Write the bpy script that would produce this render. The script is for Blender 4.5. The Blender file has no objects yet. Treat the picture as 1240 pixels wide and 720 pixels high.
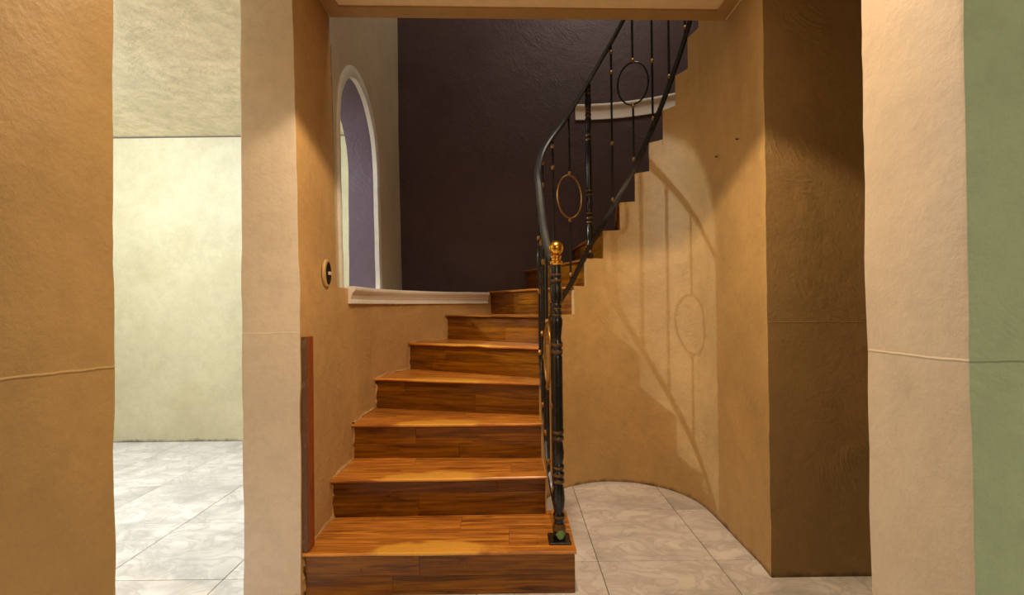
import bpy, bmesh, math, random
from mathutils import Vector, Matrix, noise
random.seed(7)
S = bpy.context.scene
COL = S.collection
R = math.radians

# ------------------------------------------------------------ camera, light, exposure
F = 570.0
EYE = 1.111
cam = bpy.data.cameras.new('camera')
cam.sensor_width = 36.0
cam.lens = F / 1240 * 36
cam.clip_start = 0.02
cam.shift_y = 5.2 / 1240
co = bpy.data.objects.new('camera', cam)
COL.objects.link(co)
co.matrix_world = (Matrix.Translation((0, 0, EYE)) @ Matrix.Rotation(R(90.48), 4, 'X')
                   @ Matrix.Rotation(R(-0.64), 4, 'Z'))
S.camera = co
S.view_settings.view_transform = 'Standard'
S.view_settings.look = 'None'
S.view_settings.gamma = 1
S.view_settings.use_curve_mapping = False
S.view_settings.exposure = 0.18

w = bpy.data.worlds.new('world')
S.world = w
w.use_nodes = True
w.node_tree.nodes['Background'].inputs[0].default_value = (0.8, 0.85, 1, 1)
w.node_tree.nodes['Background'].inputs[1].default_value = 0.1


def light(name, kind, loc, energy, color, rot=(0, 0, 0), **kw):
    l = bpy.data.lights.new(name, kind)
    l.energy = energy
    l.color = color
    for k, v in kw.items():
        setattr(l, k, v)
    o = bpy.data.objects.new(name, l)
    o.location = loc
    o.rotation_euler = rot
    COL.objects.link(o)
    return o


WARM = (1.0, 0.74, 0.46)
light('hall_downlight', 'SPOT', (0.10, 1.30, 2.44), 74, WARM, spot_size=R(124), spot_blend=0.12, shadow_soft_size=0.035)
light('hall_glow', 'AREA', (0.3, 1.35, 2.43), 5, WARM, shape='DISK', size=0.25)
light('upstairs_bulb', 'POINT', (0.9, 2.6, 4.75), 58, (1.0, 0.90, 0.80), shadow_soft_size=0.2)
light('side_room_bulb', 'POINT', (-2.95, 2.18, 2.545), 155, (0.80, 0.91, 1.0), shadow_soft_size=0.03)
light('side_room_panel', 'AREA', (-2.3, 2.3, 2.50), 20, (0.84, 0.93, 1.0), shape='SQUARE', size=0.9)
light('near_room_panel', 'AREA', (0.8, -1.6, 2.40), 34, (1.0, 0.88, 0.72), shape='SQUARE', size=0.6)


# ------------------------------------------------------------ materials
def mat(name, rough=0.6, metal=0.0, spec=0.4):
    m = bpy.data.materials.new(name)
    m.use_nodes = True
    nt = m.node_tree
    b = nt.nodes['Principled BSDF']
    b.inputs['Roughness'].default_value = rough
    b.inputs['Metallic'].default_value = metal
    b.inputs['Specular IOR Level'].default_value = spec
    return m, nt, b


def N(nt, t, **kw):
    n = nt.nodes.new(t)
    for k, v in kw.items():
        if k.startswith('_'):
            n.inputs[k[1:].replace('_', ' ')].default_value = v
        else:
            setattr(n, k, v)
    return n


def ramp(nt, fac, stops):
    r = nt.nodes.new('ShaderNodeValToRGB')
    e = r.color_ramp.elements
    while len(e) < len(stops):
        e.new(0.5)
    for i, (p, c) in enumerate(stops):
        e[i].position = p
        e[i].color = (*c, 1) if len(c) == 3 else c
    nt.links.new(fac, r.inputs[0])
    return r


def mix(nt, fac, a, b):
    m = nt.nodes.new('ShaderNodeMix')
    m.data_type = 'RGBA'
    for s, v in ((m.inputs[0], fac), (m.inputs[6], a), (m.inputs[7], b)):
        if isinstance(v, (int, float)):
            s.default_value = v
        elif isinstance(v, tuple):
            s.default_value = (*v, 1)
        else:
            nt.links.new(v, s)
    return m.outputs[2]


def math_(nt, op, a, b=None, c=None, clamp=False):
    m = nt.nodes.new('ShaderNodeMath')
    m.operation = op
    m.use_clamp = clamp
    for i, v in enumerate((a, b, c)):
        if v is None:
            continue
        if isinstance(v, (int, float)):
            m.inputs[i].default_value = v
        else:
            nt.links.new(v, m.inputs[i])
    return m.outputs[0]


def plaster(name, col, rough=0.5, var=0.12, bump=0.5, dirt=True, seam=None, swirl=1.0, spec=0.35, stain=None):
    m, nt, b = mat(name, rough, 0, spec)
    L = nt.links.new
    tc = N(nt, 'ShaderNodeTexCoord')
    co_ = tc.outputs['Object']
    sep = N(nt, 'ShaderNodeSeparateXYZ')
    L(co_, sep.inputs[0])
    n1 = N(nt, 'ShaderNodeTexNoise', _Scale=2.2, _Detail=6.0, _Roughness=0.6)
    L(co_, n1.inputs['Vector'])
    dark = tuple(c * (1 - var) for c in col)
    lite = tuple(min(1, c * (1 + var)) for c in col)
    r1 = ramp(nt, n1.outputs['Fac'], [(0.3, dark), (0.7, lite)])
    colour = r1.outputs[0]
    # small scuffs
    n2 = N(nt, 'ShaderNodeTexNoise', _Scale=26.0, _Detail=5.0, _Roughness=0.7)
    L(co_, n2.inputs['Vector'])
    r2 = ramp(nt, n2.outputs['Fac'], [(0.66, (0, 0, 0)), (0.80, (1, 1, 1))])
    colour = mix(nt, math_(nt, 'MULTIPLY', r2.outputs[0], 0.22), colour, tuple(c * 0.45 for c in col))
    if stain:
        n5 = N(nt, 'ShaderNodeTexNoise', _Scale=stain[1], _Detail=8.0, _Roughness=0.75)
        L(co_, n5.inputs['Vector'])
        r5 = ramp(nt, n5.outputs['Fac'], [(0.42, (0, 0, 0)), (0.72, (1, 1, 1))])
        colour = mix(nt, math_(nt, 'MULTIPLY', r5.outputs[0], stain[2]), colour, stain[0])
    if dirt:   # grime along the foot of the wall
        n3 = N(nt, 'ShaderNodeTexNoise', _Scale=14.0, _Detail=6.0, _Roughness=0.7)
        L(co_, n3.inputs['Vector'])
        zz = math_(nt, 'MULTIPLY_ADD', n3.outputs['Fac'], -0.075, sep.outputs['Z'])
        f = math_(nt, 'MULTIPLY_ADD', zz, -40.0, -0.6, clamp=True)
        colour = mix(nt, f, colour, tuple(c * 0.22 for c in col))
    # trowel marks: short arcs, each patch swept round its own centre
    dn = N(nt, 'ShaderNodeTexNoise', _Scale=5.0, _Detail=2.0)
    L(co_, dn.inputs['Vector'])
    vm = N(nt, 'ShaderNodeVectorMath', operation='MULTIPLY_ADD')
    L(dn.outputs['Color'], vm.inputs[0])
    vm.inputs[1].default_value = (0.10, 0.10, 0.10)
    L(co_, vm.inputs[2])
    vo = N(nt, 'ShaderNodeTexVoronoi', _Scale=4.2)
    L(vm.outputs[0], vo.inputs['Vector'])
    of = N(nt, 'ShaderNodeVectorMath', operation='MULTIPLY_ADD')
    L(vo.outputs['Color'], of.inputs[0])
    of.inputs[1].default_value = (0.5, 0.5, 0.5)
    L(vo.outputs['Position'], of.inputs[2])
    ds = N(nt, 'ShaderNodeVectorMath', operation='DISTANCE')
    L(vm.outputs[0], ds.inputs[0])
    L(of.outputs[0], ds.inputs[1])
    st = N(nt, 'ShaderNodeCombineXYZ')
    L(math_(nt, 'MULTIPLY', ds.outputs['Value'], 75.0), st.inputs[0])
    L(math_(nt, 'MULTIPLY', vo.outputs['Distance'], 1.5), st.inputs[1])
    sn = N(nt, 'ShaderNodeTexNoise', _Scale=1.0, _Detail=2.0)
    L(st.outputs[0], sn.inputs['Vector'])
    msk = N(nt, 'ShaderNodeTexNoise', _Scale=5.5, _Detail=4.0)
    L(co_, msk.inputs['Vector'])
    mr = ramp(nt, msk.outputs['Fac'], [(0.42, (0.1, 0.1, 0.1)), (0.62, (1, 1, 1))])
    ef = math_(nt, 'MULTIPLY_ADD', vo.outputs['Distance'], -2.4, 1.7, clamp=True)
    sw = math_(nt, 'MULTIPLY', math_(nt, 'MULTIPLY', sn.outputs['Fac'], math_(nt, 'MULTIPLY', mr.outputs[0], ef)), 1.5 * swirl)
    n4 = N(nt, 'ShaderNodeTexNoise', _Scale=60.0, _Detail=6.0, _Roughness=0.65)
    L(co_, n4.inputs['Vector'])
    n6 = N(nt, 'ShaderNodeTexNoise', _Scale=17.0, _Detail=8.0, _Roughness=0.7)
    L(co_, n6.inputs['Vector'])
    colour = mix(nt, math_(nt, 'MULTIPLY_ADD', n6.outputs['Fac'], 1.3, -0.58, clamp=True), colour, tuple(c * 0.66 for c in col))
    h = math_(nt, 'ADD', sw, math_(nt, 'MULTIPLY', n4.outputs['Fac'], 0.9))
    h = math_(nt, 'ADD', h, math_(nt, 'MULTIPLY', n6.outputs['Fac'], 1.0))
    h = math_(nt, 'ADD', h, math_(nt, 'MULTIPLY', n1.outputs['Fac'], 1.2))
    if seam:
        zs = math_(nt, 'MULTIPLY_ADD', n1.outputs['Fac'], 0.03, sep.outputs['Z'])
        d = math_(nt, 'ABSOLUTE', math_(nt, 'SUBTRACT', zs, seam + 0.015))
        f = math_(nt, 'MULTIPLY_ADD', d, -350.0, 1.0, clamp=True)
        h = math_(nt, 'MULTIPLY_ADD', f, 1.2, h)
        colour = mix(nt, math_(nt, 'MULTIPLY', f, 0.35), colour, tuple(min(1, c * 1.5) for c in col))
    bp = N(nt, 'ShaderNodeBump', _Strength=bump, _Distance=0.0048)
    L(h, bp.inputs['Height'])
    L(bp.outputs[0], b.inputs['Normal'])
    L(colour, b.inputs['Base Color'])
    return m


def wood(name, wear=False, dull=1.0, sat=1.0):
    m, nt, b = mat(name, 0.3, 0, 0.45)
    L = nt.links.new
    tc = N(nt, 'ShaderNodeTexCoord')
    oi = N(nt, 'ShaderNodeObjectInfo')
    off = N(nt, 'ShaderNodeVectorMath', operation='SCALE')
    cmb = N(nt, 'ShaderNodeCombineXYZ')
    L(math_(nt, 'MULTIPLY', oi.outputs['Random'], 31.0), cmb.inputs[0])
    L(math_(nt, 'MULTIPLY', oi.outputs['Random'], 17.0), cmb.inputs[1])
    L(math_(nt, 'MULTIPLY', oi.outputs['Random'], 7.0), cmb.inputs[2])
    ad = N(nt, 'ShaderNodeVectorMath', operation='ADD')
    L(tc.outputs['Object'], ad.inputs[0])
    L(cmb.outputs[0], ad.inputs[1])
    mp = N(nt, 'ShaderNodeMapping')
    mp.inputs['Scale'].default_value = (1.9, 30, 30)
    L(ad.outputs[0], mp.inputs['Vector'])
    g = N(nt, 'ShaderNodeTexNoise', _Scale=1.6, _Detail=8.0, _Roughness=0.62, _Distortion=1.0)
    L(mp.outputs[0], g.inputs['Vector'])
    r = ramp(nt, g.outputs['Fac'], [(0.28, (0.085, 0.026, 0.005)), (0.46, (0.29, 0.105, 0.016)), (0.60, (0.45, 0.182, 0.028)),
                                    (0.8, (0.58, 0.26, 0.05))])
    mp2 = N(nt, 'ShaderNodeMapping')
    mp2.inputs['Scale'].default_value = (5, 130, 130)
    L(ad.outputs[0], mp2.inputs['Vector'])
    g2 = N(nt, 'ShaderNodeTexNoise', _Scale=1.0, _Detail=3.0)
    L(mp2.outputs[0], g2.inputs['Vector'])
    r2 = ramp(nt, g2.outputs['Fac'], [(0.35, (0.62, 0.55, 0.5)), (0.6, (1, 1, 1))])
    mm = nt.nodes.new('ShaderNodeMix')
    mm.data_type = 'RGBA'
    mm.blend_type = 'MULTIPLY'
    mm.inputs[0].default_value = 0.8
    L(r.outputs[0], mm.inputs[6])
    L(r2.outputs[0], mm.inputs[7])
    colour = mm.outputs[2]
    # knots
    kv = N(nt, 'ShaderNodeTexVoronoi', _Scale=1.0)
    mp3 = N(nt, 'ShaderNodeMapping')
    mp3.inputs['Scale'].default_value = (3.5, 9, 9)
    L(ad.outputs[0], mp3.inputs['Vector'])
    L(mp3.outputs[0], kv.inputs['Vector'])
    kf = math_(nt, 'MULTIPLY_ADD', kv.outputs['Distance'], -9.0, 1.0, clamp=True)
    colour = mix(nt, math_(nt, 'MULTIPLY', kf, 0.8), colour, (0.06, 0.02, 0.008))
    hs = N(nt, 'ShaderNodeHueSaturation')
    L(colour, hs.inputs['Color'])
    hs.inputs['Saturation'].default_value = sat
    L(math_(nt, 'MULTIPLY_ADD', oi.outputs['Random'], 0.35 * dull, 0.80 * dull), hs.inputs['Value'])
    colour = hs.outputs[0]
    if wear:   # pale worn film left in the middle of each tread, near the nosing
        sp = N(nt, 'ShaderNodeSeparateXYZ')
        nn = N(nt, 'ShaderNodeTexNoise', _Scale=9.0, _Detail=6.0)
        L(tc.outputs['Object'], nn.inputs['Vector'])
        L(tc.outputs['Object'], sp.inputs[0])
        ex = math_(nt, 'POWER', math_(nt, 'ABSOLUTE', math_(nt, 'MULTIPLY', math_(nt, 'ADD', sp.outputs[0], 0.03), 3.6)), 2.0)
        ey = math_(nt, 'POWER', math_(nt, 'ABSOLUTE', math_(nt, 'MULTIPLY', math_(nt, 'SUBTRACT', sp.outputs[1], 0.0), 13.0)), 2.0)
        e = math_(nt, 'ADD', math_(nt, 'ADD', ex, ey), math_(nt, 'MULTIPLY_ADD', nn.outputs['Fac'], 1.6, -0.8))
        f = math_(nt, 'MULTIPLY_ADD', e, -2.2, 2.2, clamp=True)
        colour = mix(nt, math_(nt, 'MULTIPLY', f, 0.75), colour, (0.88, 0.47, 0.075))
    L(colour, b.inputs['Base Color'])
    rr = N(nt, 'ShaderNodeTexNoise', _Scale=9.0, _Detail=4.0)
    L(ad.outputs[0], rr.inputs['Vector'])
    L(math_(nt, 'MULTIPLY_ADD', rr.outputs['Fac'], 0.3, 0.18), b.inputs['Roughness'])
    bp = N(nt, 'ShaderNodeBump', _Strength=0.25, _Distance=0.001)
    L(g2.outputs['Fac'], bp.inputs['Height'])
    L(bp.outputs[0], b.inputs['Normal'])
    return m


def marble(name):
    m, nt, b = mat(name, 0.28, 0, 0.5)
    L = nt.links.new
    tc = N(nt, 'ShaderNodeTexCoord')
    oi = N(nt, 'ShaderNodeObjectInfo')
    cmb = N(nt, 'ShaderNodeCombineXYZ')
    L(math_(nt, 'MULTIPLY', oi.outputs['Random'], 40.0), cmb.inputs[0])
    L(math_(nt, 'MULTIPLY', oi.outputs['Random'], 23.0), cmb.inputs[1])
    ad = N(nt, 'ShaderNodeVectorMath', operation='ADD')
    L(tc.outputs['Object'], ad.inputs[0])
    L(cmb.outputs[0], ad.inputs[1])
    mp = N(nt, 'ShaderNodeMapping')
    mp.inputs['Rotation'].default_value = (0, 0, R(35))
    mp.inputs['Scale'].default_value = (1.0, 1.6, 1)
    L(ad.outputs[0], mp.inputs['Vector'])
    a = N(nt, 'ShaderNodeTexNoise', _Scale=4.6, _Detail=9.0, _Roughness=0.6, _Distortion=1.2)
    L(mp.outputs[0], a.inputs['Vector'])
    v = math_(nt, 'MULTIPLY_ADD', math_(nt, 'ABSOLUTE', math_(nt, 'SUBTRACT', a.outputs['Fac'], 0.5)), -16.0, 1.0, clamp=True)
    c = N(nt, 'ShaderNodeTexNoise', _Scale=2.4, _Detail=6.0, _Distortion=1.0)
    L(mp.outputs[0], c.inputs['Vector'])
    base = ramp(nt, c.outputs['Fac'], [(0.3, (0.52, 0.50, 0.50)), (0.62, (0.82, 0.79, 0.78))])
    colour = mix(nt, math_(nt, 'MULTIPLY', v, 0.42), base.outputs[0], (0.36, 0.33, 0.31))
    L(colour, b.inputs['Base Color'])
    return m


def simple(name, col, rough=0.4, metal=0.0, spec=0.5, scuff=None, scale=40):
    m, nt, b = mat(name, rough, metal, spec)
    L = nt.links.new
    tc = N(nt, 'ShaderNodeTexCoord')
    n = N(nt, 'ShaderNodeTexNoise', _Scale=scale, _Detail=5.0, _Roughness=0.65)
    L(tc.outputs['Object'], n.inputs['Vector'])
    r = ramp(nt, n.outputs['Fac'], [(0.55, col), (0.78, scuff or tuple(c * 0.7 for c in col))])
    L(r.outputs[0], b.inputs['Base Color'])
    L(math_(nt, 'MULTIPLY_ADD', n.outputs['Fac'], 0.25, rough - 0.1), b.inputs['Roughness'])
    return m


OCHRE = plaster('ochre_plaster', (0.50, 0.312, 0.128), bump=0.7, var=0.16, seam=None)
OCHRE_J = plaster('ochre_plaster_jointed', (0.45, 0.295, 0.122), bump=0.4, seam=1.02, swirl=0.15)
STAIRP = plaster('stairwell_plaster', (0.55, 0.355, 0.145), bump=0.75, var=0.17, rough=0.45)
UPPERP = plaster('upper_stairwell_plaster', (0.46, 0.38, 0.25), bump=0.4, dirt=False)
BROWN = plaster('brown_plaster', (0.26, 0.163, 0.062), bump=0.7, swirl=1.3, seam=1.03)
CREAM = plaster('cream_plaster', (0.70, 0.60, 0.50), bump=0.4, seam=1.02, var=0.06, swirl=0.35)
CREAM2 = plaster('jamb_cream_plaster', (0.57, 0.42, 0.265), bump=0.35, seam=1.02, var=0.06, swirl=0.15)
GREEN = plaster('green_plaster', (0.52, 0.70, 0.45), bump=0.7, seam=1.02, var=0.08, swirl=1.2, dirt=False)
PURPLE = plaster('aubergine_plaster', (0.062, 0.037, 0.040), rough=0.5, bump=0.6, var=0.15, swirl=1.0, dirt=False, spec=0.35)
NICHE = plaster('arch_purple_plaster', (0.125, 0.092, 0.13), rough=0.45, bump=0.5, var=0.1, dirt=False)
ROOMW = plaster('side_room_plaster', (0.54, 0.49, 0.335), bump=0.3, var=0.07, stain=((0.33, 0.27, 0.13), 2.6, 0.45), swirl=0.3)
ROOMC = plaster('side_room_ceiling_stipple', (0.92, 0.81, 0.62), bump=1.0, var=0.10, dirt=False,
                stain=((0.42, 0.35, 0.2), 11.0, 0.6))
CEIL = plaster('ceiling_plaster', (0.88, 0.68, 0.40), bump=0.35, dirt=False, var=0.06)
BAND = plaster('ceiling_band_plaster', (0.42, 0.26, 0.10), bump=0.3, dirt=False, var=0.06)
WHITE = plaster('white_sill_paint', (0.70, 0.66, 0.60), bump=0.35, dirt=False, var=0.06, swirl=0.3)
WHITE2 = plaster('white_band_paint', (0.62, 0.60, 0.53), bump=0.3, dirt=False, var=0.08, swirl=0.3)
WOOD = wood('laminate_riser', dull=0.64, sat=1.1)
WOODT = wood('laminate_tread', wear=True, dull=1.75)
WOODN = wood('laminate_nosing', dull=1.1)
POSTW = simple('red_brown_stained_wood', (0.26, 0.065, 0.016), 0.4, scuff=(0.10, 0.03, 0.01), scale=12)
POSTD = simple('dull_end_wood', (0.12, 0.05, 0.022), 0.6, scuff=(0.30, 0.22, 0.14), scale=30)
CARC = simple('stair_carcass', (0.05, 0.03, 0.02), 0.8)
TILE = marble('marbled_ceramic_tile')
GROUT = simple('grout', (0.13, 0.11, 0.10), 0.9)
IRON = simple('black_painted_iron', (0.006, 0.006, 0.007), 0.22, 0.0, 0.5, scuff=(0.02, 0.016, 0.012))
RAILM = simple('worn_black_handrail', (0.025, 0.026, 0.028), 0.36, 0.0, 0.6, scuff=(0.08, 0.075, 0.07))
BRASS = simple('old_brass_paint', (0.36, 0.20, 0.055), 0.35, 0.8, 0.5, scuff=(0.08, 0.05, 0.02))
RUB = simple('rubbed_bronze_edge', (0.16, 0.085, 0.03), 0.35, 0.6, 0.5, scuff=(0.02, 0.015, 0.01))
BALL = simple('polished_brass', (0.75, 0.42, 0.07), 0.2, 1.0, 0.5, scuff=(0.35, 0.2, 0.04), scale=60)
GREENP = simple('green_paint_patch', (0.16, 0.30, 0.10), 0.6, scuff=(0.25, 0.40, 0.16))
BEIGE = simple('beige_plastic', (0.52, 0.33, 0.13), 0.4)
DARK = simple('dark_plastic', (0.012, 0.008, 0.006), 0.35)
PALE = simple('pale_plastic', (0.65, 0.5, 0.38), 0.4)
STEEL = simple('dark_nail', (0.03, 0.028, 0.025), 0.4, 0.8)


# ------------------------------------------------------------ mesh helpers
def link(name, bm, mats, parent=None, world=None, smooth=30, props=None):
    bmesh.ops.recalc_face_normals(bm, faces=bm.faces)
    if smooth:
        for f in bm.faces:
            f.smooth = True
        c = math.cos(R(smooth))
        for e in bm.edges:
            if len(e.link_faces) == 2 and e.link_faces[0].normal.dot(e.link_faces[1].normal) < c:
                e.smooth = False
    me = bpy.data.meshes.new(name)
    bm.to_mesh(me)
    bm.free()
    for m in (mats if isinstance(mats, (list, tuple)) else [mats]):
        me.materials.append(m)
    o = bpy.data.objects.new(name, me)
    COL.objects.link(o)
    if world is not None:
        o.matrix_world = world
    if parent:
        o.parent = parent
        o.matrix_parent_inverse = Matrix.Identity(4)
        if world is not None:
            o.matrix_basis = parent_world(parent).inverted() @ world
        else:
            o.matrix_basis = parent_world(parent).inverted()
    for k, v in (props or {}).items():
        o[k] = v
    return o


def parent_world(o):
    return o.matrix_basis if o.parent is None else parent_world(o.parent) @ o.matrix_basis


def structure(o):
    o['kind'] = 'structure'
    return o


def thing(name, label, cat, loc=(0, 0, 0), group=None):
    o = bpy.data.objects.new(name, None)
    o.empty_display_size = 0.05
    o.location = loc
    COL.objects.link(o)
    o['label'] = label
    o['category'] = cat
    if group:
        o['group'] = group
    return o


def jit(p, amp):
    return p + noise.noise_vector(p * 7.0) * amp + noise.noise_vector(p * 23.0) * amp * 0.4


def prism(bm, pts, z0, z1, mi=0, amp=0.0025, chamfer=0.006, dz=0.06, hs=0.2, lean=None, caps=True):
    """vertical prism over plan polygon pts; mi int or list (material index per edge i -> i+1)"""
    n = len(pts)
    mis = mi if isinstance(mi, list) else [mi] * n
    P = [Vector((p[0], p[1])) for p in pts]
    ring, mat_of = [], []
    for i in range(n):
        a, p, b = P[i - 1], P[i], P[(i + 1) % n]
        u, v = (p - a).normalized(), (b - p).normalized()
        if chamfer and u.dot(v) < 0.8 and (p - a).length > 3 * chamfer and (b - p).length > 3 * chamfer:
            st, mid = p - u * chamfer, p - (u - v) * chamfer * 0.28
            en = p + v * chamfer
            ring += [st, mid, en]
            mat_of += [mis[i - 1], mis[i], mis[i]]
        else:
            ring.append(p)
            mat_of.append(mis[i])
        last = ring[-1]
        ln = (b - last).length
        k = max(1, int(ln / hs))
        for j in range(1, k):
            ring.append(last + (b - last) * (j / k) * (1 - chamfer / max(ln, .05)))
            mat_of.append(mis[i])
    nz = max(1, int((z1 - z0) / dz))
    rows = []
    for j in range(nz + 1):
        z = z0 + (z1 - z0) * j / nz
        row = []
        for q in ring:
            p = Vector((q.x, q.y, z))
            if lean:
                p = lean(p)
            row.append(bm.verts.new(jit(p, amp) if amp else p))
        rows.append(row)
    m = len(ring)
    for j in range(nz):
        for i in range(m):
            f = bm.faces.new((rows[j][i], rows[j][(i + 1) % m], rows[j + 1][(i + 1) % m], rows[j + 1][i]))
            f.material_index = mat_of[i]
    if caps:
        bm.faces.new(rows[0][::-1])
        bm.faces.new(rows[-1])


def box(bm, a, b, mi=0):
    vs = [bm.verts.new((x, y, z)) for x in (a[0], b[0]) for y in (a[1], b[1]) for z in (a[2], b[2])]
    for q in ((0, 1, 3, 2), (4, 6, 7, 5), (0, 4, 5, 1), (2, 3, 7, 6), (0, 2, 6, 4), (1, 5, 7, 3)):
        bm.faces.new([vs[i] for i in q]).material_index = mi
    return vs


def bevel(bm, w, seg=1):
    bmesh.ops.bevel(bm, geom=bm.edges[:], offset=w, segments=seg, affect='EDGES', clamp_overlap=True)


def lathe(bm, prof, c=(0, 0, 0), seg=20, mi=None):
    """prof: list of (r, z[, material])"""
    rows = []
    for q in prof:
        rows.append([bm.verts.new((c[0] + q[0] * math.cos(2 * math.pi * k / seg), c[1] + q[0] * math.sin(2 * math.pi * k / seg),
                                   c[2] + q[1])) for k in range(seg)])
    for j in range(len(prof) - 1):
        mi_ = prof[j][2] if len(prof[j]) > 2 else 0
        for k in range(seg):
            bm.faces.new((rows[j][k], rows[j][(k + 1) % seg], rows[j + 1][(k + 1) % seg], rows[j + 1][k])).material_index = mi_
    bm.faces.new(rows[0][::-1])
    bm.faces.new(rows[-1])


def sweep(bm, path, prof, closed=False, up=Vector((0, 0, 1))):
    """sweep profile [(side, up)] along path"""
    n = len(path)
    rows = []
    for i, p in enumerate(path):
        a = path[i - 1] if (i > 0 or closed) else path[i]
        b = path[(i + 1) % n] if (i < n - 1 or closed) else path[i]
        t = (b - a).normalized()
        s = t.cross(up)
        s = s.normalized() if s.length > 1e-4 else Vector((1, 0, 0))
        u = s.cross(t).normalized()
        rows.append([bm.verts.new(p + s * q[0] + u * q[1]) for q in prof])
    m = len(prof)
    for i in range(n if closed else n - 1):
        A, B = rows[i], rows[(i + 1) % n]
        for k in range(m):
            bm.faces.new((A[k], A[(k + 1) % m], B[(k + 1) % m], B[k]))
    if not closed:
        bm.faces.new(rows[0][::-1])
        bm.faces.new(rows[-1])


def circ(r, n=8):
    return [(r * math.cos(2 * math.pi * k / n), r * math.sin(2 * math.pi * k / n)) for k in range(n)]


# ------------------------------------------------------------ plan of the place
H = 0.175                      # one riser
CX, CY = 0.595, 2.52           # centre of the round stairwell
RI, RO = 0.45, 1.41
RI0 = RI
ZC = 2.47                      # ceiling of the lower floor
ZF2 = 16 * H                   # upper floor
ZT = 5.1
YB = 3.93                      # back wall
XL = -0.812


def pol(r, a):
    return (CX + r * math.cos(R(a)), CY + r * math.sin(R(a)))


def arc(r, a0, a1, n):
    return [pol(r, a0 + (a1 - a0) * i / n) for i in range(n + 1)]


# ------------------------------------------------------------ floor
bm = bmesh.new()
prism(bm, [(-4.2, -2.2), (2.9, -2.2), (2.9, 4.2), (-4.2, 4.2)], -0.12, -0.004, 0, 0, 0, dz=1, hs=9)
floor = structure(link('floor', bm, GROUT))


def tile(x0, x1, y0, y1):
    g = 0.0016
    bm = bmesh.new()
    cx, cy = (x0 + x1) / 2, (y0 + y1) / 2
    box(bm, (x0 + g - cx, y0 + g - cy, -0.008), (x1 - g - cx, y1 - g - cy, 0.0))
    bevel(bm, 0.0012)
    link('tile', bm, TILE, floor, Matrix.Translation((cx, cy, random.uniform(-.0006, .0002))), smooth=0)


sx = 0.507
xs = [-0.92] + [0.36 + sx * k for k in range(-2, 5)]
ys = [2.05 + 0.507 * k for k in range(-5, 3)]
for i in range(len(xs) - 1):
    for j in range(len(ys) - 1):
        if xs[i + 1] > 1.4 and ys[j] > 1.9:
            continue
        if xs[i + 1] < 0.2 and ys[j] > 2.4:
            continue
        tile(xs[i], xs[i + 1], ys[j], ys[j + 1])
xs = [-0.92, -1.2] + [-1.2 - 0.515 * k for k in range(1, 6)]
ys = [1.945 + 0.515 * k for k in range(-3, 4)] + [3.97]
for i in range(len(xs) - 1):
    for j in range(len(ys) - 1):
        tile(xs[i + 1], xs[i], ys[j], ys[j + 1])

# ------------------------------------------------------------ ceiling slab of the lower floor (opening over the stair)
bm = bmesh.new()
slab = [(-0.90, 2.185), (-0.90, -2.2), (2.9, -2.2), (2.9, 2.2), (2.03, 2.2), (1.04, 2.245)]
prism(bm, slab, ZC, ZF2 - 0.012, 0, 0.001, 0.004, dz=0.4, hs=0.3)
structure(link('ceiling', bm, CEIL))
# darker band bordering the soffit at the stair opening
bm = bmesh.new()
prism(bm, [(-0.83, 2.18), (-0.83, 0.9), (-0.765, 0.9), (-0.765, 2.105), (0.965, 2.165), (0.965, 0.9), (1.03, 0.9), (1.03, 2.24)],
      ZC - 0.008, ZC + 0.004, 0, 0.0006, 0.0, dz=1, hs=0.3)
structure(link('trim_1', bm, BAND))
# side room ceiling
bm = bmesh.new()
prism(bm, [(-4.2, -2.2), (-0.905, -2.2), (-0.905, 1.9), (-1.08, 1.9), (-1.08, 4.2), (-4.2, 4.2)], 2.575, 2.70, 0, 0.002, 0, dz=1, hs=0.2)
structure(link('ceiling_side_room', bm, ROOMC))

# ------------------------------------------------------------ walls
# doorway wall just in front of the camera
LINT = 2.10
bm = bmesh.new()
prism(bm, [(-4.1, 0.60), (-0.664, 0.60), (-0.664, 0.79), (-4.1, 0.79)], 0, LINT, [1, 0, 0, 0], 0.0028, 0.008, dz=0.035)
prism(bm, [(0.655, 0.675), (2.7, 0.675), (2.7, 0.875), (0.655, 0.875)], 0, LINT, [1, 0, 0, 2], 0.0022, 0.007, dz=0.035)
prism(bm, [(-4.1, 0.60), (2.7, 0.675), (2.7, 0.875), (-4.1, 0.79)], LINT, ZC + 0.002, [1, 0, 0, 0], 0.001, 0.006)
structure(link('wall_front', bm, [OCHRE_J, GREEN, CREAM2]))

# pier + lower left wall of the stair (straight, then curved), up to the sill
ZS = 1.205
lower = [(-1.035, 1.80), (XL, 1.80), (XL, 2.52)] + [p for p in arc(RO, 180, 90, 24)][1:] + [(CX, YB + 0.15), (-1.11, YB + 0.15)]
nl = len(lower)
bm = bmesh.new()
prism(bm, lower, 0, ZS, [1] + [3, 3] + [3] * 24 + [0] + [2] * 2, 0.0045, 0.006, dz=0.05, hs=0.15)
# pier above the sill level, then the wall carrying the arched opening
LTOP = -0.838


def lean_l(p):
    if p.x > -0.95 and p.y < 2.3:
        return Vector((p.x - 0.022 * max(0, (p.z - 1.2)) / 1.27, p.y, p.z))
    return p


prism(bm, [(-1.035, 1.80), (XL, 1.80), (-0.816, 2.20), (-1.05, 2.20)], ZS, ZC + 0.004, [1, 3, 3, 2], 0.003, 0.006, dz=0.05, lean=lean_l, hs=0.15)


def xu(y, z=2.4):      # stair face of the upper left wall
    base = -0.819 - 0.056 * (y - 2.2)
    return base - 0.019 * min(1, max(0, (z - 1.2) / 1.3))


def xb(y):
    return -1.045 - 0.02 * (y - 2.2)


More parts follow.
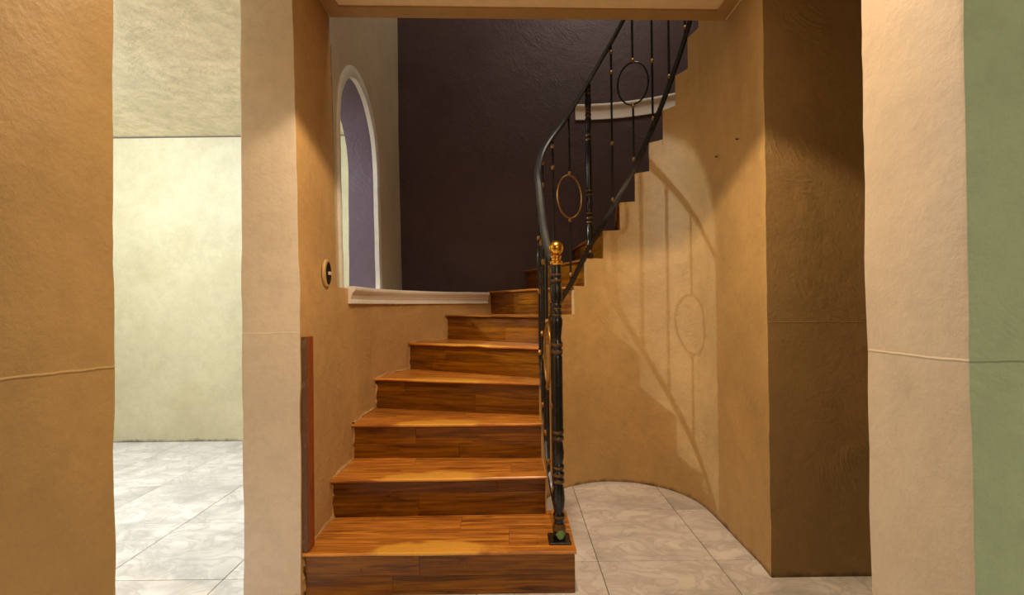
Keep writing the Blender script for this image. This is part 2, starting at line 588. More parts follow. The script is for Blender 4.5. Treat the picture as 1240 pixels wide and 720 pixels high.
Y0, Y1, YM, ZA = 2.285, 3.075, 2.68, 1.985
RA = (Y1 - Y0) / 2
ycols = [2.20, 2.24, Y0]
for k in range(1, 24):
    ycols.append(YM - RA * math.cos(math.pi * k / 24))
ycols += [3.075, 3.25, 3.42, 3.6, 3.77, YB + 0.02]


def archz(y):
    t = (y - YM) / RA
    return ZA + RA * 1.02 * math.sqrt(max(0, 1 - t * t))


def colstrip(bm, ya, yb, za, zb_, zt, fx, mi, flip=False):
    nz = max(1, int((zt - min(za, zb_)) / 0.07))
    prev = None
    for j in range(nz + 1):
        t = j / nz
        pa = Vector((0, ya, za + (zt - za) * t))
        pb = Vector((0, yb, zb_ + (zt - zb_) * t))
        out = []
        for p in (pa, pb):
            p.x = fx(p.y, p.z)
            out.append(bm.verts.new(jit(p, 0.0022)))
        if prev:
            q = (prev[0], prev[1], out[1], out[0])
            bm.faces.new(q[::-1] if flip else q).material_index = mi
        prev = out


keep = set(bm.verts)
for ya, yb in zip(ycols, ycols[1:]):
    inside = ya >= Y0 - 1e-6 and yb <= Y1 + 1e-6
    za = archz(ya) if inside else ZS
    zb_ = archz(yb) if inside else ZS
    colstrip(bm, ya, yb, za, zb_, ZT, lambda y, z: xu(y, z), 4)
    colstrip(bm, ya, yb, za, zb_, 2.6, lambda y, z: xb(y), 2, True)
# reveal of the arch (purple)
prof = [(Y0, ZS - 0.01)] + [(Y0, ZS + (ZA - ZS) * k / 8) for k in range(1, 8)]
prof += [(YM - RA * math.cos(math.pi * k / 24), archz(YM - RA * math.cos(math.pi * k / 24))) for k in range(25)]
prof += [(Y1, ZA - (ZA - ZS) * k / 8) for k in range(1, 9)]
prev = None
for y, z in prof:
    row = []
    for k in range(4):
        t = k / 3
        row.append(bm.verts.new(jit(Vector((xu(y, z) * (1 - t) + xb(y) * t, y, z)), 0.0022)))
    if prev:
        for k in range(3):
            bm.faces.new((prev[k], prev[k + 1], row[k + 1], row[k])).material_index = 5
    prev = row
bmesh.ops.remove_doubles(bm, verts=[v_ for v_ in bm.verts if v_ not in keep], dist=0.0004)
structure(link('wall_left', bm, [STAIRP, CREAM, ROOMW, OCHRE, UPPERP, NICHE]))

# upper floor part of the left wall towards the camera, seen only in the reflections and from aside
bm = bmesh.new()
prism(bm, [(-1.05, 0.3), (-0.84, 0.3), (-0.84, 2.2), (-1.05, 2.2)], ZF2 - 0.01, ZT, 0, 0.002, 0.005, dz=0.3, hs=0.4)
structure(link('wall_left_upper', bm, UPPERP))

# back wall: aubergine
bm = bmesh.new()
xc = xu(YB, 2.4)
prism(bm, [(xc - 0.03, YB), (2.4, YB), (2.4, YB + 0.18), (xc - 0.03, YB + 0.18)], ZS - 0.02, ZT, 0, 0.002, 0, dz=0.1, hs=0.15)
# right outer stair wall: curved below the second sill, square above it
outer = arc(RO, 90, 0, 22) + [(CX + RO, 2.2), (2.3, 2.2), (2.3, YB + 0.1), (CX, YB + 0.1)]
prism(bm, outer, 0, 2.70, 0, 0.002, 0, dz=0.12, hs=0.2)
prism(bm, [(2.08, YB + 0.02), (2.08, 0.3), (2.26, 0.3), (2.26, YB + 0.02)], 2.70, ZT, 0, 0.002, 0.0, dz=0.15, hs=0.2)
structure(link('wall_back', bm, PURPLE))

# side room walls
bm = bmesh.new()
prism(bm, [(-4.1, 3.97), (-1.05, 3.97), (-1.05, 4.12), (-4.1, 4.12)], 0, 2.562, 0, 0.002, 0, dz=0.15)
prism(bm, [(-4.2, -2.2), (-4.05, -2.2), (-4.05, 4.12), (-4.2, 4.12)], 0, 2.58, 0, 0.002, 0, dz=0.3, hs=0.5)
prism(bm, [(-4.1, 3.98), (-1.05, 3.98), (-1.05, 4.12), (-4.1, 4.12)], 2.562, 2.58, 1, 0.001, 0, dz=0.3)
structure(link('wall_side_room', bm, [ROOMW, GROUT]))

# brown wall facing the camera right of the stairwell
bm = bmesh.new()
prism(bm, [(1.037, 1.915), (2.75, 1.915), (2.75, 2.15), (1.06, 2.15)], 0, ZC + 0.004, [0, 0, 0, 1], 0.003, 0.006, dz=0.04)
structure(link('wall_right', bm, [BROWN, STAIRP]))

# enclosing walls behind the camera and to the right, upper storey
bm = bmesh.new()
prism(bm, [(-4.2, -2.35), (2.9, -2.35), (2.9, -2.2), (-4.2, -2.2)], 0, ZC + 0.1, 0, 0, 0, dz=1, hs=3)
prism(bm, [(2.7, -2.2), (2.9, -2.2), (2.9, 2.2), (2.7, 2.2)], 0, ZC + 0.1, 0, 0, 0, dz=1, hs=3)
structure(link('wall_near', bm, OCHRE))
bm = bmesh.new()
prism(bm, [(-1.05, 0.15), (2.3, 0.15), (2.3, 0.3), (-1.05, 0.3)], ZF2 - 0.01, ZT, 0, 0, 0, dz=1, hs=3)
structure(link('wall_near_upper', bm, UPPERP))
bm = bmesh.new()
prism(bm, [(-1.1, 0.15), (2.4, 0.15), (2.4, 4.15), (-1.1, 4.15)], ZT - 0.005, ZT + 0.1, 0, 0, 0, dz=1, hs=3)
structure(link('ceiling_upper', bm, UPPERP))

# ------------------------------------------------------------ stair geometry
# riser lines: inner and outer end of each nosing
INA = {5: 162, 6: 138, 7: 117.5, 8: 106.4, 9: 92, 10: 78.5, 11: 66.5, 12: 55, 13: 43.7, 14: 32.5, 15: 20, 16: 7}
inner = {1: (0.235, 1.82), 2: (0.146, 2.12), 3: (0.145, 2.36), 4: (0.145, 2.51)}
outerp = {1: (XL, 1.82), 2: (XL, 2.10), 3: (XL, 2.38), 4: pol(RO, 171), 5: pol(RO, 155), 6: pol(RO, 139.5),
          7: pol(RO, 123), 8: (0.12, YB), 9: (0.52, YB)}
for k, a in INA.items():
    inner[k] = pol(RI, a)
for k in range(10, 17):
    outerp[k] = pol(RO, INA[k])
inner[17] = (CX + RI, 2.2)
outerp[17] = (CX + RO, 2.2)


def boundary_in(k, e=0.0):
    """inner edge points from riser k to riser k+1, moved e away from the well"""
    RI = RI0 + e
    a, b = inner[k], inner[k + 1]
    if e:
        a = pol(RI, INA[k]) if k in INA else (a[0] - e, a[1])
        b = pol(RI, INA[k + 1]) if k + 1 in INA else ((a[0], b[1]) if k >= 16 else (b[0] - e, b[1]))
    if k == 1:
        return [(0.235, 1.82), (0.235, 2.14)]
    if k >= 5 and k < 16:
        return [pol(RI, INA[k] + (INA[k + 1] - INA[k]) * i / 5) for i in range(6)]
    if k == 4:
        return [a, (0.1455, 2.55)] + [pol(RI, x) for x in (174, 168)] + [b]
    return [a, b]


def boundary_out(k):
    a, b = outerp[k], outerp[k + 1]
    if k == 3:
        return [a, (XL, 2.52), (pol(RO, 175)), b]
    if 4 <= k <= 6 or 10 <= k <= 15:
        aa = math.degrees(math.atan2(a[1] - CY, a[0] - CX))
        bb = math.degrees(math.atan2(b[1] - CY, b[0] - CX))
        return [pol(RO, aa + (bb - aa) * i / 5) for i in range(6)]
    if k == 7:
        return [a, (-0.168, YB), b]
    return [a, b]


def clip(poly, n, d, keep_ge=True):
    """clip convex-ish polygon with half-plane n.p >= d"""
    out = []
    for i in range(len(poly)):
        a, b = poly[i], poly[(i + 1) % len(poly)]
        fa, fb = a.dot(n) - d, b.dot(n) - d
        if not keep_ge:
            fa, fb = -fa, -fb
        if fa >= 0:
            out.append(a)
        if (fa >= 0) != (fb >= 0):
            out.append(a + (b - a) * (fa / (fa - fb)))
    return out


def extrude_poly(bm, poly, z0, z1, bev=0.0):
    clean = []
    for p in poly:
        if not clean or (p - clean[-1]).length > 1e-4:
            clean.append(p)
    if len(clean) > 2 and (clean[0] - clean[-1]).length < 1e-4:
        clean.pop()
    if len(clean) < 3:
        return False
    area = sum(clean[i].x * clean[(i + 1) % len(clean)].y - clean[(i + 1) % len(clean)].x * clean[i].y for i in range(len(clean))) / 2
    if abs(area) < 2e-4:
        return False
    lo = [bm.verts.new((p.x, p.y, z0)) for p in clean]
    hi = [bm.verts.new((p.x, p.y, z1)) for p in clean]
    m = len(clean)
    for i in range(m):
        bm.faces.new((lo[i], lo[(i + 1) % m], hi[(i + 1) % m], hi[i]))
    bm.faces.new(lo[::-1])
    bm.faces.new(hi)
    if bev:
        bevel(bm, bev)
    return True


stair = thing('staircase', 'curved staircase clad in orange-brown wood laminate, winding up to the right', 'staircase', (-0.29, 1.82, 0))
TH, NT = 0.012, 0.013
for k in range(1, 17):
    zi = (k - 1) * H
    zt = k * H
    A, B = Vector(outerp[k]), Vector(inner[k])
    u = (B - A).normalized()
    v = Vector((-u.y, u.x))            # uphill direction
    mid = (A + B) / 2
    Mw = Matrix(((u.x, v.x, 0, mid.x), (u.y, v.y, 0, mid.y), (0, 0, 1, 0), (0, 0, 0, 1)))
    half = (B - A).length / 2
    # ---- riser (carcass) with laminate boards
    Mr = Matrix.Translation((0, 0, zi)) @ Mw
    bm = bmesh.new()
    box(bm, (-half + 0.004, 0.018, 0.0), (half - 0.012, 0.035, H - TH - 0.001))
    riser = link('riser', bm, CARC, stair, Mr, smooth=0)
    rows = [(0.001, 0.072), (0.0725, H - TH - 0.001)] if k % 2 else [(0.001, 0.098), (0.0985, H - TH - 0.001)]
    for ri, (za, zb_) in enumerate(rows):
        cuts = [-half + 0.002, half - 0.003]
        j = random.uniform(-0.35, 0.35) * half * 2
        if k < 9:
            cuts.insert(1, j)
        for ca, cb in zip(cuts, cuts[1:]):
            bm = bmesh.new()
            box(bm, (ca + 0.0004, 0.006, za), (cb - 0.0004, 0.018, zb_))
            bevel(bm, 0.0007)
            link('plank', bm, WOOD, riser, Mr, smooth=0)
    # ---- tread
    pin = boundary_in(k, 0.0 if k == 1 else (0.003 if k < 5 else 0.010))
    pout = boundary_out(k)
    # polygon in local coordinates (u, v)
    ext = [Vector(p) for p in pin] + [Vector(p) for p in pout[::-1]]
    nu = (Vector(outerp[k + 1]) - Vector(inner[k + 1])).normalized()
    loc = [Vector(((p - mid).dot(u), (p - mid).dot(v))) for p in ext]
    m_in = len(pin)
    # push the back edge 2 cm under the next riser
    if k < 16:
        bi, bo = loc[m_in - 1], loc[m_in]
        dn = (bi - bo).normalized()
        pv = Vector((-dn.y, dn.x))
        loc.insert(m_in, bi + pv * 0.02)
        loc.insert(m_in + 1, bo + pv * 0.02)
    Mt = Matrix.Translation((0, 0, zt)) @ Mw
    bm = bmesh.new()
    lo_in = clip(loc, Vector((0, 1)), 0.012)
    extrude_poly(bm, lo_in, -TH - 0.012, -TH)
    tread = link('tread', bm, CARC, stair, Mt, smooth=0)
    vmax = max(p.y for p in loc)
    g = 0.0006
    wv = 0.135
    v0 = 0.034
    while v0 < vmax:
        v1 = v0 + wv
        strip = clip(clip(loc, Vector((0, 1)), v0 + g), Vector((0, 1)), v1 - g, False)
        cut = random.uniform(-0.3, 0.35)
        for side in (True, False):
            if len(strip) < 3:
                continue
            pc = clip(strip, Vector((1, 0)), cut + (g if side else -g), side)
            if len(pc) < 3:
                continue
            bm = bmesh.new()
            if extrude_poly(bm, pc, -TH, random.uniform(-0.0004, 0.0003)):
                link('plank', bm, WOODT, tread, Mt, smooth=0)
            else:
                bm.free()
        v0 = v1
    # nosing moulding: slightly uneven laminate edge with a lifted lip on the worn ones
    bm = bmesh.new()
    nseg = 28
    lift = {5: 0.011, 2: 0.003, 1: 0.004, 3: 0.003}.get(k, 0.0015)
    prev = None
    a0, b0 = -half + 0.001, half - (0.0 if k < 5 else 0.007)
    for i in range(nseg + 1):
        x = a0 + (b0 - a0) * i / nseg
        t = i / nseg
        sag = lift * (noise.noise(Vector((x * 6, k * 3.1, 0))) * 0.9 - 0.1) * math.sin(math.pi * t)
        q = [(-0.016, -NT + sag), (-0.020, -NT * 0.6 + sag), (-0.020, -0.003 + sag), (-0.016, 0.001 + sag * .7), (0.012, 0.0015), (0.0335, 0.0005), (0.0335, -NT + 0.003), (0.006, -NT)]
        row = [bm.verts.new((x, y, z)) for y, z in q]
        if prev:
            for c in range(len(q)):
                bm.faces.new((prev[c], prev[(c + 1) % len(q)], row[(c + 1) % len(q)], row[c]))
        else:
            bm.faces.new(row[::-1])
        prev = row
    bm.faces.new(prev)
    link('nosing', bm, WOODT if k < 6 else WOODN, tread, Mt)
    # gap of filler showing behind lifted nosing
    # ---- concrete body below the tread
    body = [Vector(p) for p in ext]
    bm = bmesh.new()
    cen = sum(body, Vector((0, 0))) / len(body)
    lb = clip(loc, Vector((0, 1)), 0.037)
    lb = [Vector((min(max(-half + .02, p.x), half - 0.012) if k < 5 else p.x, p.y)) for p in lb]
    if k < 16:
        extrude_poly(bm, lb, -min(zt, 0.36) + 0.003, -TH - 0.0125)
        link('core', bm, CARC, stair, Mt, smooth=0)
    else:
        bm.free()

# side panel closing the wide first step on its open side
bm = bmesh.new()
box(bm, (0.2225, 1.842, 0.001), (0.232, 2.138, H - TH - 0.001))
bevel(bm, 0.0008)
link('side_panel', bm, WOOD, stair, Matrix.Identity(4), smooth=0)
bm = bmesh.new()
box(bm, (0.15, 2.128, 0.001), (0.2215, 2.138, H - TH - 0.001))
link('side_panel', bm, WOOD, stair, Matrix.Identity(4), smooth=0)

# ------------------------------------------------------------ stairwell wall under the inner edge of the stair (stepped top)
TW = 0.03
path = []          # (x, y, nx, ny (outward, away from the well), top z)


def seg_top(k):
    return k * H


pts = []
for k in range(2, 17):
    b = boundary_in(k)
    if k == 16:
        b = [pol(RI, x) for x in (7, 3, 0)] + [(CX + RI, 2.4), (CX + RI, 2.2), (CX + RI, 2.02), (CX + RI, 1.92)]
    if k == 2:
        b = [(0.146, 2.125), (0.1455, 2.24), (0.145, 2.36)]
    for i in range(len(b) - 1):
        pts.append((Vector(b[i]), Vector(b[i + 1]), k))


def outn(p):
    if p.y > CY and abs(p.x - CX) <= RI + 0.02:
        return (p - Vector((CX, CY))).normalized()
    return Vector((-1 if p.x < CX else 1, 0))


bm = bmesh.new()
for a, b, k in pts:
    top = min(seg_top(k) - (0.0005 if k < 16 else 0.0), ZF2) + (0.0 if k < 6 else 0.004)
    na, nb = outn(a), outn(b)
    tw = 0.006 if k <= 6 else TW
    ao, bo = a + na * tw, b + nb * tw
    nz = max(2, int(top / 0.06))
    for (p, q, flip) in ((a, b, False), (ao, bo, True)):
        prev = None
        for j in range(nz + 1):
            z = top * j / nz
            amp = 0.0025 if not flip else 0
            # keep shared noise so neighbouring strips meet
            r_ = [bm.verts.new(jit(Vector((s.x, s.y, z)), amp) if j < nz else Vector((s.x, s.y, z))) for s in (p, q)]
            if prev:
                f = (prev[0], prev[1], r_[1], r_[0])
                bm.faces.new(f[::-1] if flip else f)
            prev = r_
    tv = [bm.verts.new((s.x, s.y, top)) for s in (a, b, bo, ao)]
    bm.faces.new(tv)
    for s, so in ((a, ao), (b, bo)):
        q = [bm.verts.new(c) for c in ((s.x, s.y, top - 0.2), (so.x, so.y, top - 0.2), (so.x, so.y, top), (s.x, s.y, top))]
        bm.faces.new(q)
bmesh.ops.remove_doubles(bm, verts=bm.verts, dist=0.0003)
structure(link('wall_stairwell', bm, STAIRP, smooth=40))

# ------------------------------------------------------------ sills (moulded white trim)
def sill(name, path2, ztop, hgt, back, mtl, amp=0.0015):
    """path2: list of (Vector2 point on the lower wall face, Vector2 direction towards the room)"""
    bm = bmesh.new()
    prof = [(-back, 0.0), (0.03, 0.004), (0.036, -0.006), (0.034, -0.018), (0.022, -0.03), (0.016, -0.045), (0.012, -0.06),
            (0.014, -hgt + 0.02), (0.016, -hgt), (-0.01, -hgt), (-back, -hgt * 0.5)]
    prev = None
    for i, (p, d, bk) in enumerate(path2):
        row = []
        for a, z in prof:
            if a == -back:
                q = Vector(bk)
            else:
                q = p + d * a
            row.append(bm.verts.new(jit(Vector((q.x, q.y, ztop + z)), amp)))
        if prev:
            for c in range(len(prof)):
                bm.faces.new((prev[c], prev[(c + 1) % len(prof)], row[(c + 1) % len(prof)], row[c]))
        else:
            bm.faces.new(row[::-1])
        prev = row
    bm.faces.new(prev)
    return structure(link(name, bm, mtl, smooth=45))


P2 = []
for y in (2.33, 2.40, 2.46, 2.52):
    P2.append((Vector((XL, y)), Vector((1, 0)), (xb(y) - 0.0, y)))
for a in range(176, 120, -4):
    p = Vector(pol(RO, a))
    d = (Vector((CX, CY)) - p).normalized()
    if p.y < 3.2:
        bk = (xb(min(p.y + 0.12, 3.9)), p.y + (p.y - 2.52) * 0.2)
    else:
        bk = (-0.93 + (p.x + 0.8) * 0.9, min(YB + 0.01, p.y + 0.28 + (p.x + .6) * .3)) if p.x < -0.35 else (p.x - 0.08, YB + 0.01)
    P2.append((p, d, bk))
sill('trim_2', P2, 1.213, 0.082, 0.1, WHITE)

# level shelf filling the square corner behind the curved sill
bm = bmesh.new()
poly = [Vector((-1.06, 2.34)), Vector((XL + 0.004, 2.34)), Vector((XL + 0.004, 2.52))] + [Vector(pol(RO, a)) for a in range(176, 122, -4)] + \
       [Vector((-0.165, YB)), Vector((-0.9, YB)), Vector((-0.9, 3.5)), Vector((-1.085, 3.1))]
extrude_poly(bm, poly, 1.19, 1.214)
structure(link('trim_3', bm, WHITE, smooth=0))

P3 = []
for i in range(0, 23):
    a = 92 - i * 4
    p = Vector(pol(RO, a))
    d = (Vector((CX, CY)) - p).normalized()
    P3.append((p, d, Vector((2.09, YB + 0.01)) if a < 45 else Vector((p.x, YB + 0.01))))
sill('trim_4', P3, 2.775, 0.12, 0.1, WHITE)
bm = bmesh.new()
poly = [Vector(pol(RO - 0.004, a)) for a in range(88, -1, -4)] + [Vector((2.005, 2.2)), Vector((2.1, 2.2)), Vector((2.1, YB)), Vector((CX, YB))]
extrude_poly(bm, poly, 2.70, 2.776)
structure(link('trim_5', bm, WHITE, smooth=0))

# white painted band around the arch, slightly proud of the wall
bm = bmesh.new()
prev = None
BW = 0.07


def bandpt(t):
    """t in 0..1 along the opening; returns inner (y,z) and outward unit"""
    Ls = ZA - ZS
    La = math.pi * RA
    tot = 2 * Ls + La
    s = t * tot
    if s < Ls:
        return Vector((Y0, ZS + s)), Vector((-1, 0))
    if s < Ls + La:
        th = math.pi * (s - Ls) / La
        return Vector((YM - RA * math.cos(th), ZA + RA * 1.02 * math.sin(th))), Vector((-math.cos(th), math.sin(th)))
    return Vector((Y1, ZA - (s - Ls - La))), Vector((1, 0))


for i in range(71):
    p, n = bandpt(i / 70)
    row = []
    BW = 0.058 - 0.013 * math.copysign(1, -n.x) * abs(n.x)
    for off, proud in ((-0.004, -0.02), (-0.004, 0.007), (0.004, 0.010), (BW - 0.006, 0.010), (BW, 0.006), (BW, -0.01)):
        q = p + n * off
        row.append(bm.verts.new(jit(Vector((xu(q.x, q.y) + proud, q.x, q.y)), 0.002)))
    if prev:
        for c in range(5):
            bm.faces.new((prev[c], prev[c + 1], row[c + 1], row[c]))
    prev = row
structure(link('trim_6', bm, WHITE2, smooth=45))

# ragged bead of plaster where the left wall meets the lower steps
bm = bmesh.new()
raw = []
for k in range(1, 6):
    q0, q1 = Vector(outerp[k]), Vector(outerp[k + 1])
    for i in range(7):
        raw.append(Vector((q0.x, q0.y + 0.004, (k - 1) * H + H * i / 7)))
    bo = boundary_out(k)
    for a, b in zip(bo, bo[1:]):
        a, b = Vector(a), Vector(b)
        m_ = max(2, int((b - a).length / 0.025))
        for i in range(m_):
            c = a.lerp(b, i / m_)
            raw.append(Vector((c.x, c.y, k * H)))
raw = [jit(p, 0.009) for p in raw if p.z > 0.01]
sweep(bm, raw, circ(0.009, 6))
for v_ in bm.verts:
    v_.co += noise.noise_vector(v_.co * 90) * 0.006
structure(link('trim_7', bm, OCHRE, smooth=60))

# ------------------------------------------------------------ wooden upright at the pier corner
post = thing('wooden_upright', 'short red-brown wooden strip fixed upright to the pier corner, left of the bottom step', 'wood strip',
             (XL + 0.014, 1.825, H))
bm = bmesh.new()
box(bm, (XL + 0.001, 1.806, H + 0.004), (XL + 0.024, 1.812, 1.0))
bevel(bm, 0.0015)
for vv in bm.verts:
    vv.co = jit(vv.co, 0.0015)
link('front_edge', bm, POSTD, post, smooth=0, props={'label': 'dull scraped front edge with paint smears'})
bm = bmesh.new()
box(bm, (XL + 0.001, 1.8125, H + 0.004), (XL + 0.025, 1.862, 1.0))
bevel(bm, 0.0015)
link('board', bm, POSTW, post, smooth=0)

# ------------------------------------------------------------ railing
rail = thing('stair_railing', 'black wrought-iron stair railing with oval rings and brass-ball newel along the inner stair edge', 'railing',
             (0.175, 1.885, H))


# nosing line, as a function of arc length on the railing path
class Path:
    def __init__(self):
        P = [(0.178, 1.885)]
        for y in (1.95, 2.02, 2.09, 2.16, 2.24, 2.32, 2.40, 2.46):
            P.append((0.150 + 0.026 * max(0, (2.16 - y) / 0.27) ** 1.5, y))
        RR = RI - 0.002
        P += [pol(RR, a) for a in range(180, -1, -3)]
        P += [(CX + RR, y) for y in (2.45, 2.38, 2.3)]
        self.P = [Vector(p) for p in P]
        self.S = [0]
        for a, b in zip(self.P, self.P[1:]):
            self.S.append(self.S[-1] + (b - a).length)

    def at(self, s):
        for i in range(len(self.S) - 1):
            if s <= self.S[i + 1] or i == len(self.S) - 2:
                t = (s - self.S[i]) / (self.S[i + 1] - self.S[i])
                return self.P[i].lerp(self.P[i + 1], t)

    def near(self, q):
        best = (9, 0)
        n = 600
        for i in range(n + 1):
            s = self.S[-1] * i / n
            d = (self.at(s) - Vector(q)).length
            if d < best[0]:
                best = (d, s)
        return best[1]


RP = Path()
knots = [(0.0, 1 * H + 0.03)]
for k in range(2, 17):
    knots.append((RP.near(inner[k]), k * H))
knots.append((RP.S[-1], 16.6 * H))


def nosez(s):
    for (a, za), (b, zb_) in zip(knots, knots[1:]):
        if s <= b:
            return za + (zb_ - za) * (s - a) / (b - a)
    return knots[-1][1]


def nz_s(s, w=0.12):
    n = 9
    return sum(nosez(min(max(s + w * (i / (n - 1) * 2 - 1), 0), RP.S[-1])) for i in range(n)) / n


def railz(s):
    t = min(1, s / 0.3)
    return nz_s(s) + 1.075 - 0.03 * (1 - t)


ns = 110
ss = [RP.S[-1] * i / ns for i in range(ns + 1)]
top = [Vector((*RP.at(s), railz(s))) for s in ss]
bot = [Vector((*RP.at(s), nz_s(s, 0.06) + 0.04)) for s in ss]
bm = bmesh.new()
sweep(bm, top, [(-.016, -.008), (-.019, 0), (-.016, .009), (-.008, .014), (.008, .014), (.016, .009), (.019, 0), (.016, -.008), (0.0, -.012)])
link('handrail', bm, RAILM, rail)
bm = bmesh.new()
sweep(bm, bot, [(-.005, -.015), (-.006, 0), (-.005, .015), (.005, .015), (.006, 0), (.005, -.015)])
link('bottom_rail', bm, IRON, rail)


def newel(base, height, name, ball=True, label=None, s=1.0):
    hh = height

    def P_(*a):
        return a
    # (radius, fraction of height, material) 0 iron, 1 rubbed bronze edge
    pr = [(.024, 0.0), (.024, .018), (.027, .03, 1), (.027, .04, 1), (.020, .052), (.019, .062), (.024, .075, 1), (.024, .083), (.018, .095),
          (.0225, .115), (.0245, .14), (.022, .17), (.0175, .195), (.0235, .202, 1), (.0235, .212), (.018, .218), (.0235, .226, 1), (.0235, .236),
          (.018, .244), (.0235, .254, 1), (.0235, .262), (.0175, .272), (.022, .292), (.0235, .312), (.019, .345), (.0175, .352),
          (.0235, .360, 1), (.0235, .368), (.0185, .375), (.0235, .383, 1), (.0235, .392), (.0215, .40), (.0215, .52), (.0215, .66), (.0185, .668),
          (.0235, .676, 1), (.0235, .686), (.0185, .694), (.0235, .702, 1), (.0235, .712), (.0180, .722), (.0175, .735), (.0205, .76), (.024, .785),
          (.0235, .80), (.018, .812, 1), (.0225, .820), (.0225, .829), (.0175, .836, 1), (.022, .843), (.022, .850), (.0175, .857), (.021, .865),
          (.0245, .885), (.0225, .915), (.0185, .930), (.0235, .938, 1), (.0235, .946), (.0185, .952), (.0235, .960, 1), (.0235, .967), (.0215, .972),
          (.0215, 1.0)]
    bm = bmesh.new()
    lathe(bm, [((p[0] * s), p[1] * hh, *(p[2:])) for p in pr], (0, 0, 0), 20)
    p = link(name, bm, [IRON, RUB], rail, Matrix.Translation(base), smooth=35)
    return p


NB = Vector((0.178, 1.885, H))
NH = 1.085
nw = newel(NB + Vector((0, 0, 0.012)), NH, 'newel_post')
bm = bmesh.new()
box(bm, (-0.044, -0.044, 0.0005), (0.044, 0.044, 0.010))
bevel(bm, 0.003)
link('base_plate', bm, IRON, nw, Matrix.Translation(NB), smooth=0)
bm = bmesh.new()
lathe(bm, [(0.022, 0), (0.026, 0.006), (0.026, 0.014), (0.019, 0.02), (0.018, 0.026), (0.022, 0.03), (0.022, 0.036), (0.014, 0.042)], seg=20)
link('collar', bm, BALL, nw, Matrix.Translation(NB + Vector((0, 0, NH + 0.012))), props={'label': 'brass collar below the ball'})
bm = bmesh.new()
bmesh.ops.create_uvsphere(bm, u_segments=28, v_segments=18, radius=0.030)
link('ball_finial', bm, BALL, nw, Matrix.Translation(NB + Vector((0, 0, NH + 0.012 + 0.068))), smooth=180,
     props={'label': 'polished brass ball on top'})
# patch of green paint on the foot of the newel
bm = bmesh.new()
rows = []
for j in range(7):
    z = 0.016 + 0.035 * j / 6
    rr = 0.0290 if z > 0.03 else 0.0282
    row = []
    for i in range(11):
        sp = (0.75 + 0.35 * noise.noise(Vector((j * .9, 3, 1)))) * math.sin(math.pi * (j + 1) / 8)
        a = R(-82) + sp * (i / 10 - 0.5) * 1.7
        row.append(bm.verts.new((rr * math.cos(a), rr * math.sin(a), z + 0.003 * noise.noise(Vector((i * .7, j, 0))))))
    rows.append(row)
for j in range(6):
    for i in range(10):
        bm.faces.new((rows[j][i], rows[j][i + 1], rows[j + 1][i + 1], rows[j + 1][i]))
link('paint_patch', bm, GREENP, nw, Matrix.Translation(NB), props={'label': 'patch of green paint on the foot'})

# upper intermediate turned post on the eighth tread
pb = pol(RI + 0.012, 102.5)
s8 = RP.near(pb)
ph = railz(s8) - 8 * H - 0.012
up = newel((pb[0], pb[1], 8 * H + 0.004), ph, 'newel_post', s=0.85)
up['label'] = 'second turned post, without a ball'


def collar_mesh(r=0.0105, h=0.013):
    bm = bmesh.new()
    lathe(bm, [(0.007, -h), (r * .85, -h * .8), (r * .85, -h * .3), (r, -h * .2), (r, h * .2), (r * .85, h * .3), (r * .85, h * .8), (0.007, h)], seg=10)
    return bm


_c = collar_mesh()
col_me = bpy.data.meshes.new('collar')
for f in _c.faces:
    f.smooth = True
_c.to_mesh(col_me)
_c.free()
col_me.materials.append(BRASS)


def collar(parent, p, pw):
    o = bpy.data.objects.new('collar', col_me)
    COL.objects.link(o)
    o.parent = parent
    o.matrix_basis = pw.inverted() @ Matrix.Translation(p)


def baluster(s, ring, brass_ring=False):
    xy = RP.at(s)
    z0 = nz_s(s, 0.06) + 0.045
    z1 = railz(s) - 0.008
    t = (RP.at(min(s + .02, RP.S[-1])) - RP.at(max(s - .02, 0))).normalized()
    t3 = Vector((t.x, t.y, 0))
    base = Vector((xy.x, xy.y, 0))
    Mw = Matrix.Translation((xy.x, xy.y, z0))
    hgt = z1 - z0
    bm = bmesh.new()
    rb = 0.0068
    if not ring:
        lathe(bm, [(rb, 0), (rb, hgt)], seg=8)
        b = link('baluster', bm, IRON, rail, Mw)
        for fr in (0.045, 0.39, 0.83, 0.955):
            collar(b, base + Vector((0, 0, z0 + hgt * fr)), Mw)
    else:
        zc = z0 + hgt * 0.515
        ra, rz = 0.094, 0.132
        lathe(bm, [(rb, 0), (rb, zc - rz - z0)], seg=8)
        b = link('baluster', bm, IRON, rail, Mw)
        bm = bmesh.new()
        lathe(bm, [(rb, zc + rz - z0), (rb, hgt)], seg=8)
        link('upper_bar', bm, IRON, b, Mw)
        bm = bmesh.new()
        pts_ = []
        for i in range(40):
            a = 2 * math.pi * i / 40
            pts_.append(base + t3 * (ra * math.cos(a)) + Vector((0, 0, zc + rz * math.sin(a))))
        nrm = t3.cross(Vector((0, 0, 1)))
        sweep(bm, pts_, circ(0.0055, 7), closed=True, up=nrm)
        link('ring', bm, BRASS if brass_ring else IRON, b, Matrix.Identity(4), smooth=60,
             props={'label': 'oval ring worn to brass colour' if brass_ring else 'black oval ring'})
        for z in (zc + rz + 0.012, zc - rz - 0.012, z0 + hgt * 0.05):
            collar(b, base + Vector((0, 0, z)), Mw)


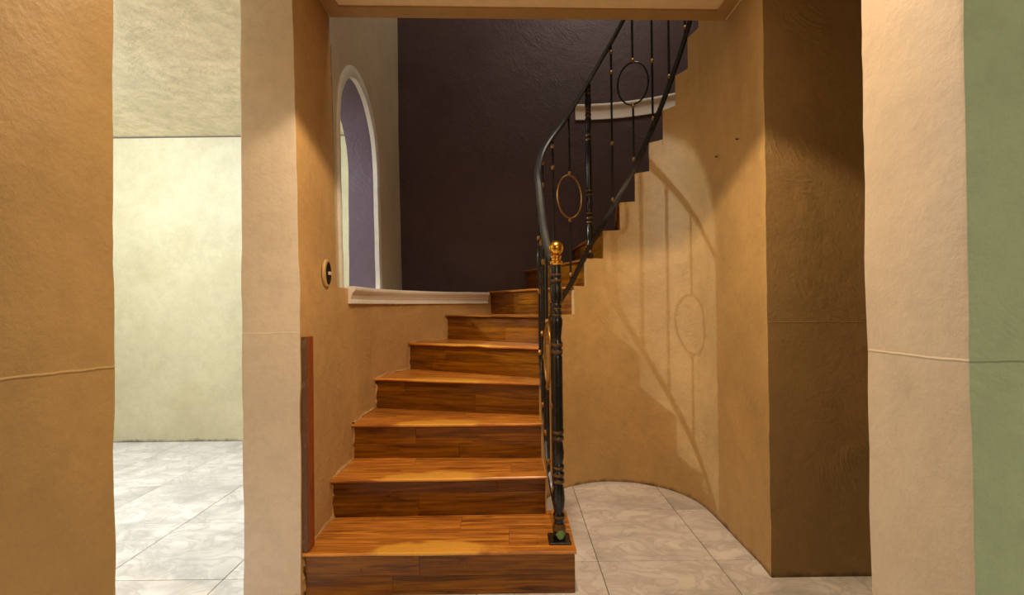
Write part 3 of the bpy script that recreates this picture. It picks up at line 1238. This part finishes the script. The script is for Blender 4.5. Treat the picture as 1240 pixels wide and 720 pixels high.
A0 = {a: RP.near(pol(RI, a)) for a in (140, 121, 84, 67, 51.5, 37.5, 22, 8)}
for y, rg in ((1.965, 0), (2.085, 1), (2.22, 0), (2.35, 0)):
    baluster(RP.near((0.15, y)), bool(rg), True)
baluster(RP.near(pol(RI, 174.5)), True, False)
baluster(RP.near(pol(RI, 157)), False)
baluster(A0[140], False)
baluster(A0[121], True, True)
baluster(A0[84], False)
baluster(A0[67], True, False)
baluster(A0[51.5], False)
baluster(A0[37.5], False)
baluster(A0[22], True)
baluster(A0[8], False)

# ------------------------------------------------------------ oval switch on the left stair wall
sw = thing('light_switch', 'small oval beige light switch with dark centre on the left stair wall beside the arch', 'switch',
           (XL + 0.001, 2.055, 1.26))


def oval(bm, ry, rz, x0, x1, cx, cy, cz, n=28, inner_=None):
    prof = [(x0, 1.0), (x1 * .6 + x0 * .4, 1.0), (x1, 0.93)]
    rows = []
    for x, sc in prof:
        rows.append([bm.verts.new((cx + x, cy + ry * sc * math.cos(2 * math.pi * i / n), cz + rz * sc * math.sin(2 * math.pi * i / n))) for i in range(n)])
    for j in range(2):
        for i in range(n):
            bm.faces.new((rows[j][i], rows[j][(i + 1) % n], rows[j + 1][(i + 1) % n], rows[j + 1][i]))
    bm.faces.new(rows[-1])
    bm.faces.new(rows[0][::-1])


bm = bmesh.new()
oval(bm, 0.043, 0.062, 0.0, 0.010, XL, 2.055, 1.262)
link('faceplate', bm, BEIGE, sw)
bm = bmesh.new()
oval(bm, 0.028, 0.050, 0.010, 0.0125, XL, 2.060, 1.262)
link('centre_panel', bm, DARK, sw)
bm = bmesh.new()
box(bm, (XL + 0.0125, 2.046, 1.254), (XL + 0.018, 2.076, 1.269))
bevel(bm, 0.002)
link('rocker', bm, PALE, sw, smooth=0)

# ------------------------------------------------------------ two nails in the right stairwell wall
for i, (y, z, lab) in enumerate(((2.365, 1.853, 'lower left of two small dark nails in the right stairwell wall'),
                                 (2.145, 1.863, 'upper right of two small dark nails in the right stairwell wall'))):
    bm = bmesh.new()
    lathe(bm, [(0.0022, 0), (0.0022, 0.016), (0.005, 0.017), (0.005, 0.019)], seg=8)
    o = link('nail', bm, STEEL, None, Matrix.Translation((CX + RI + 0.006, y, z)) @ Matrix.Rotation(R(-100), 4, 'Y'))
    o['label'] = lab
    o['category'] = 'nail'
    o['group'] = 'nails in the stairwell wall'
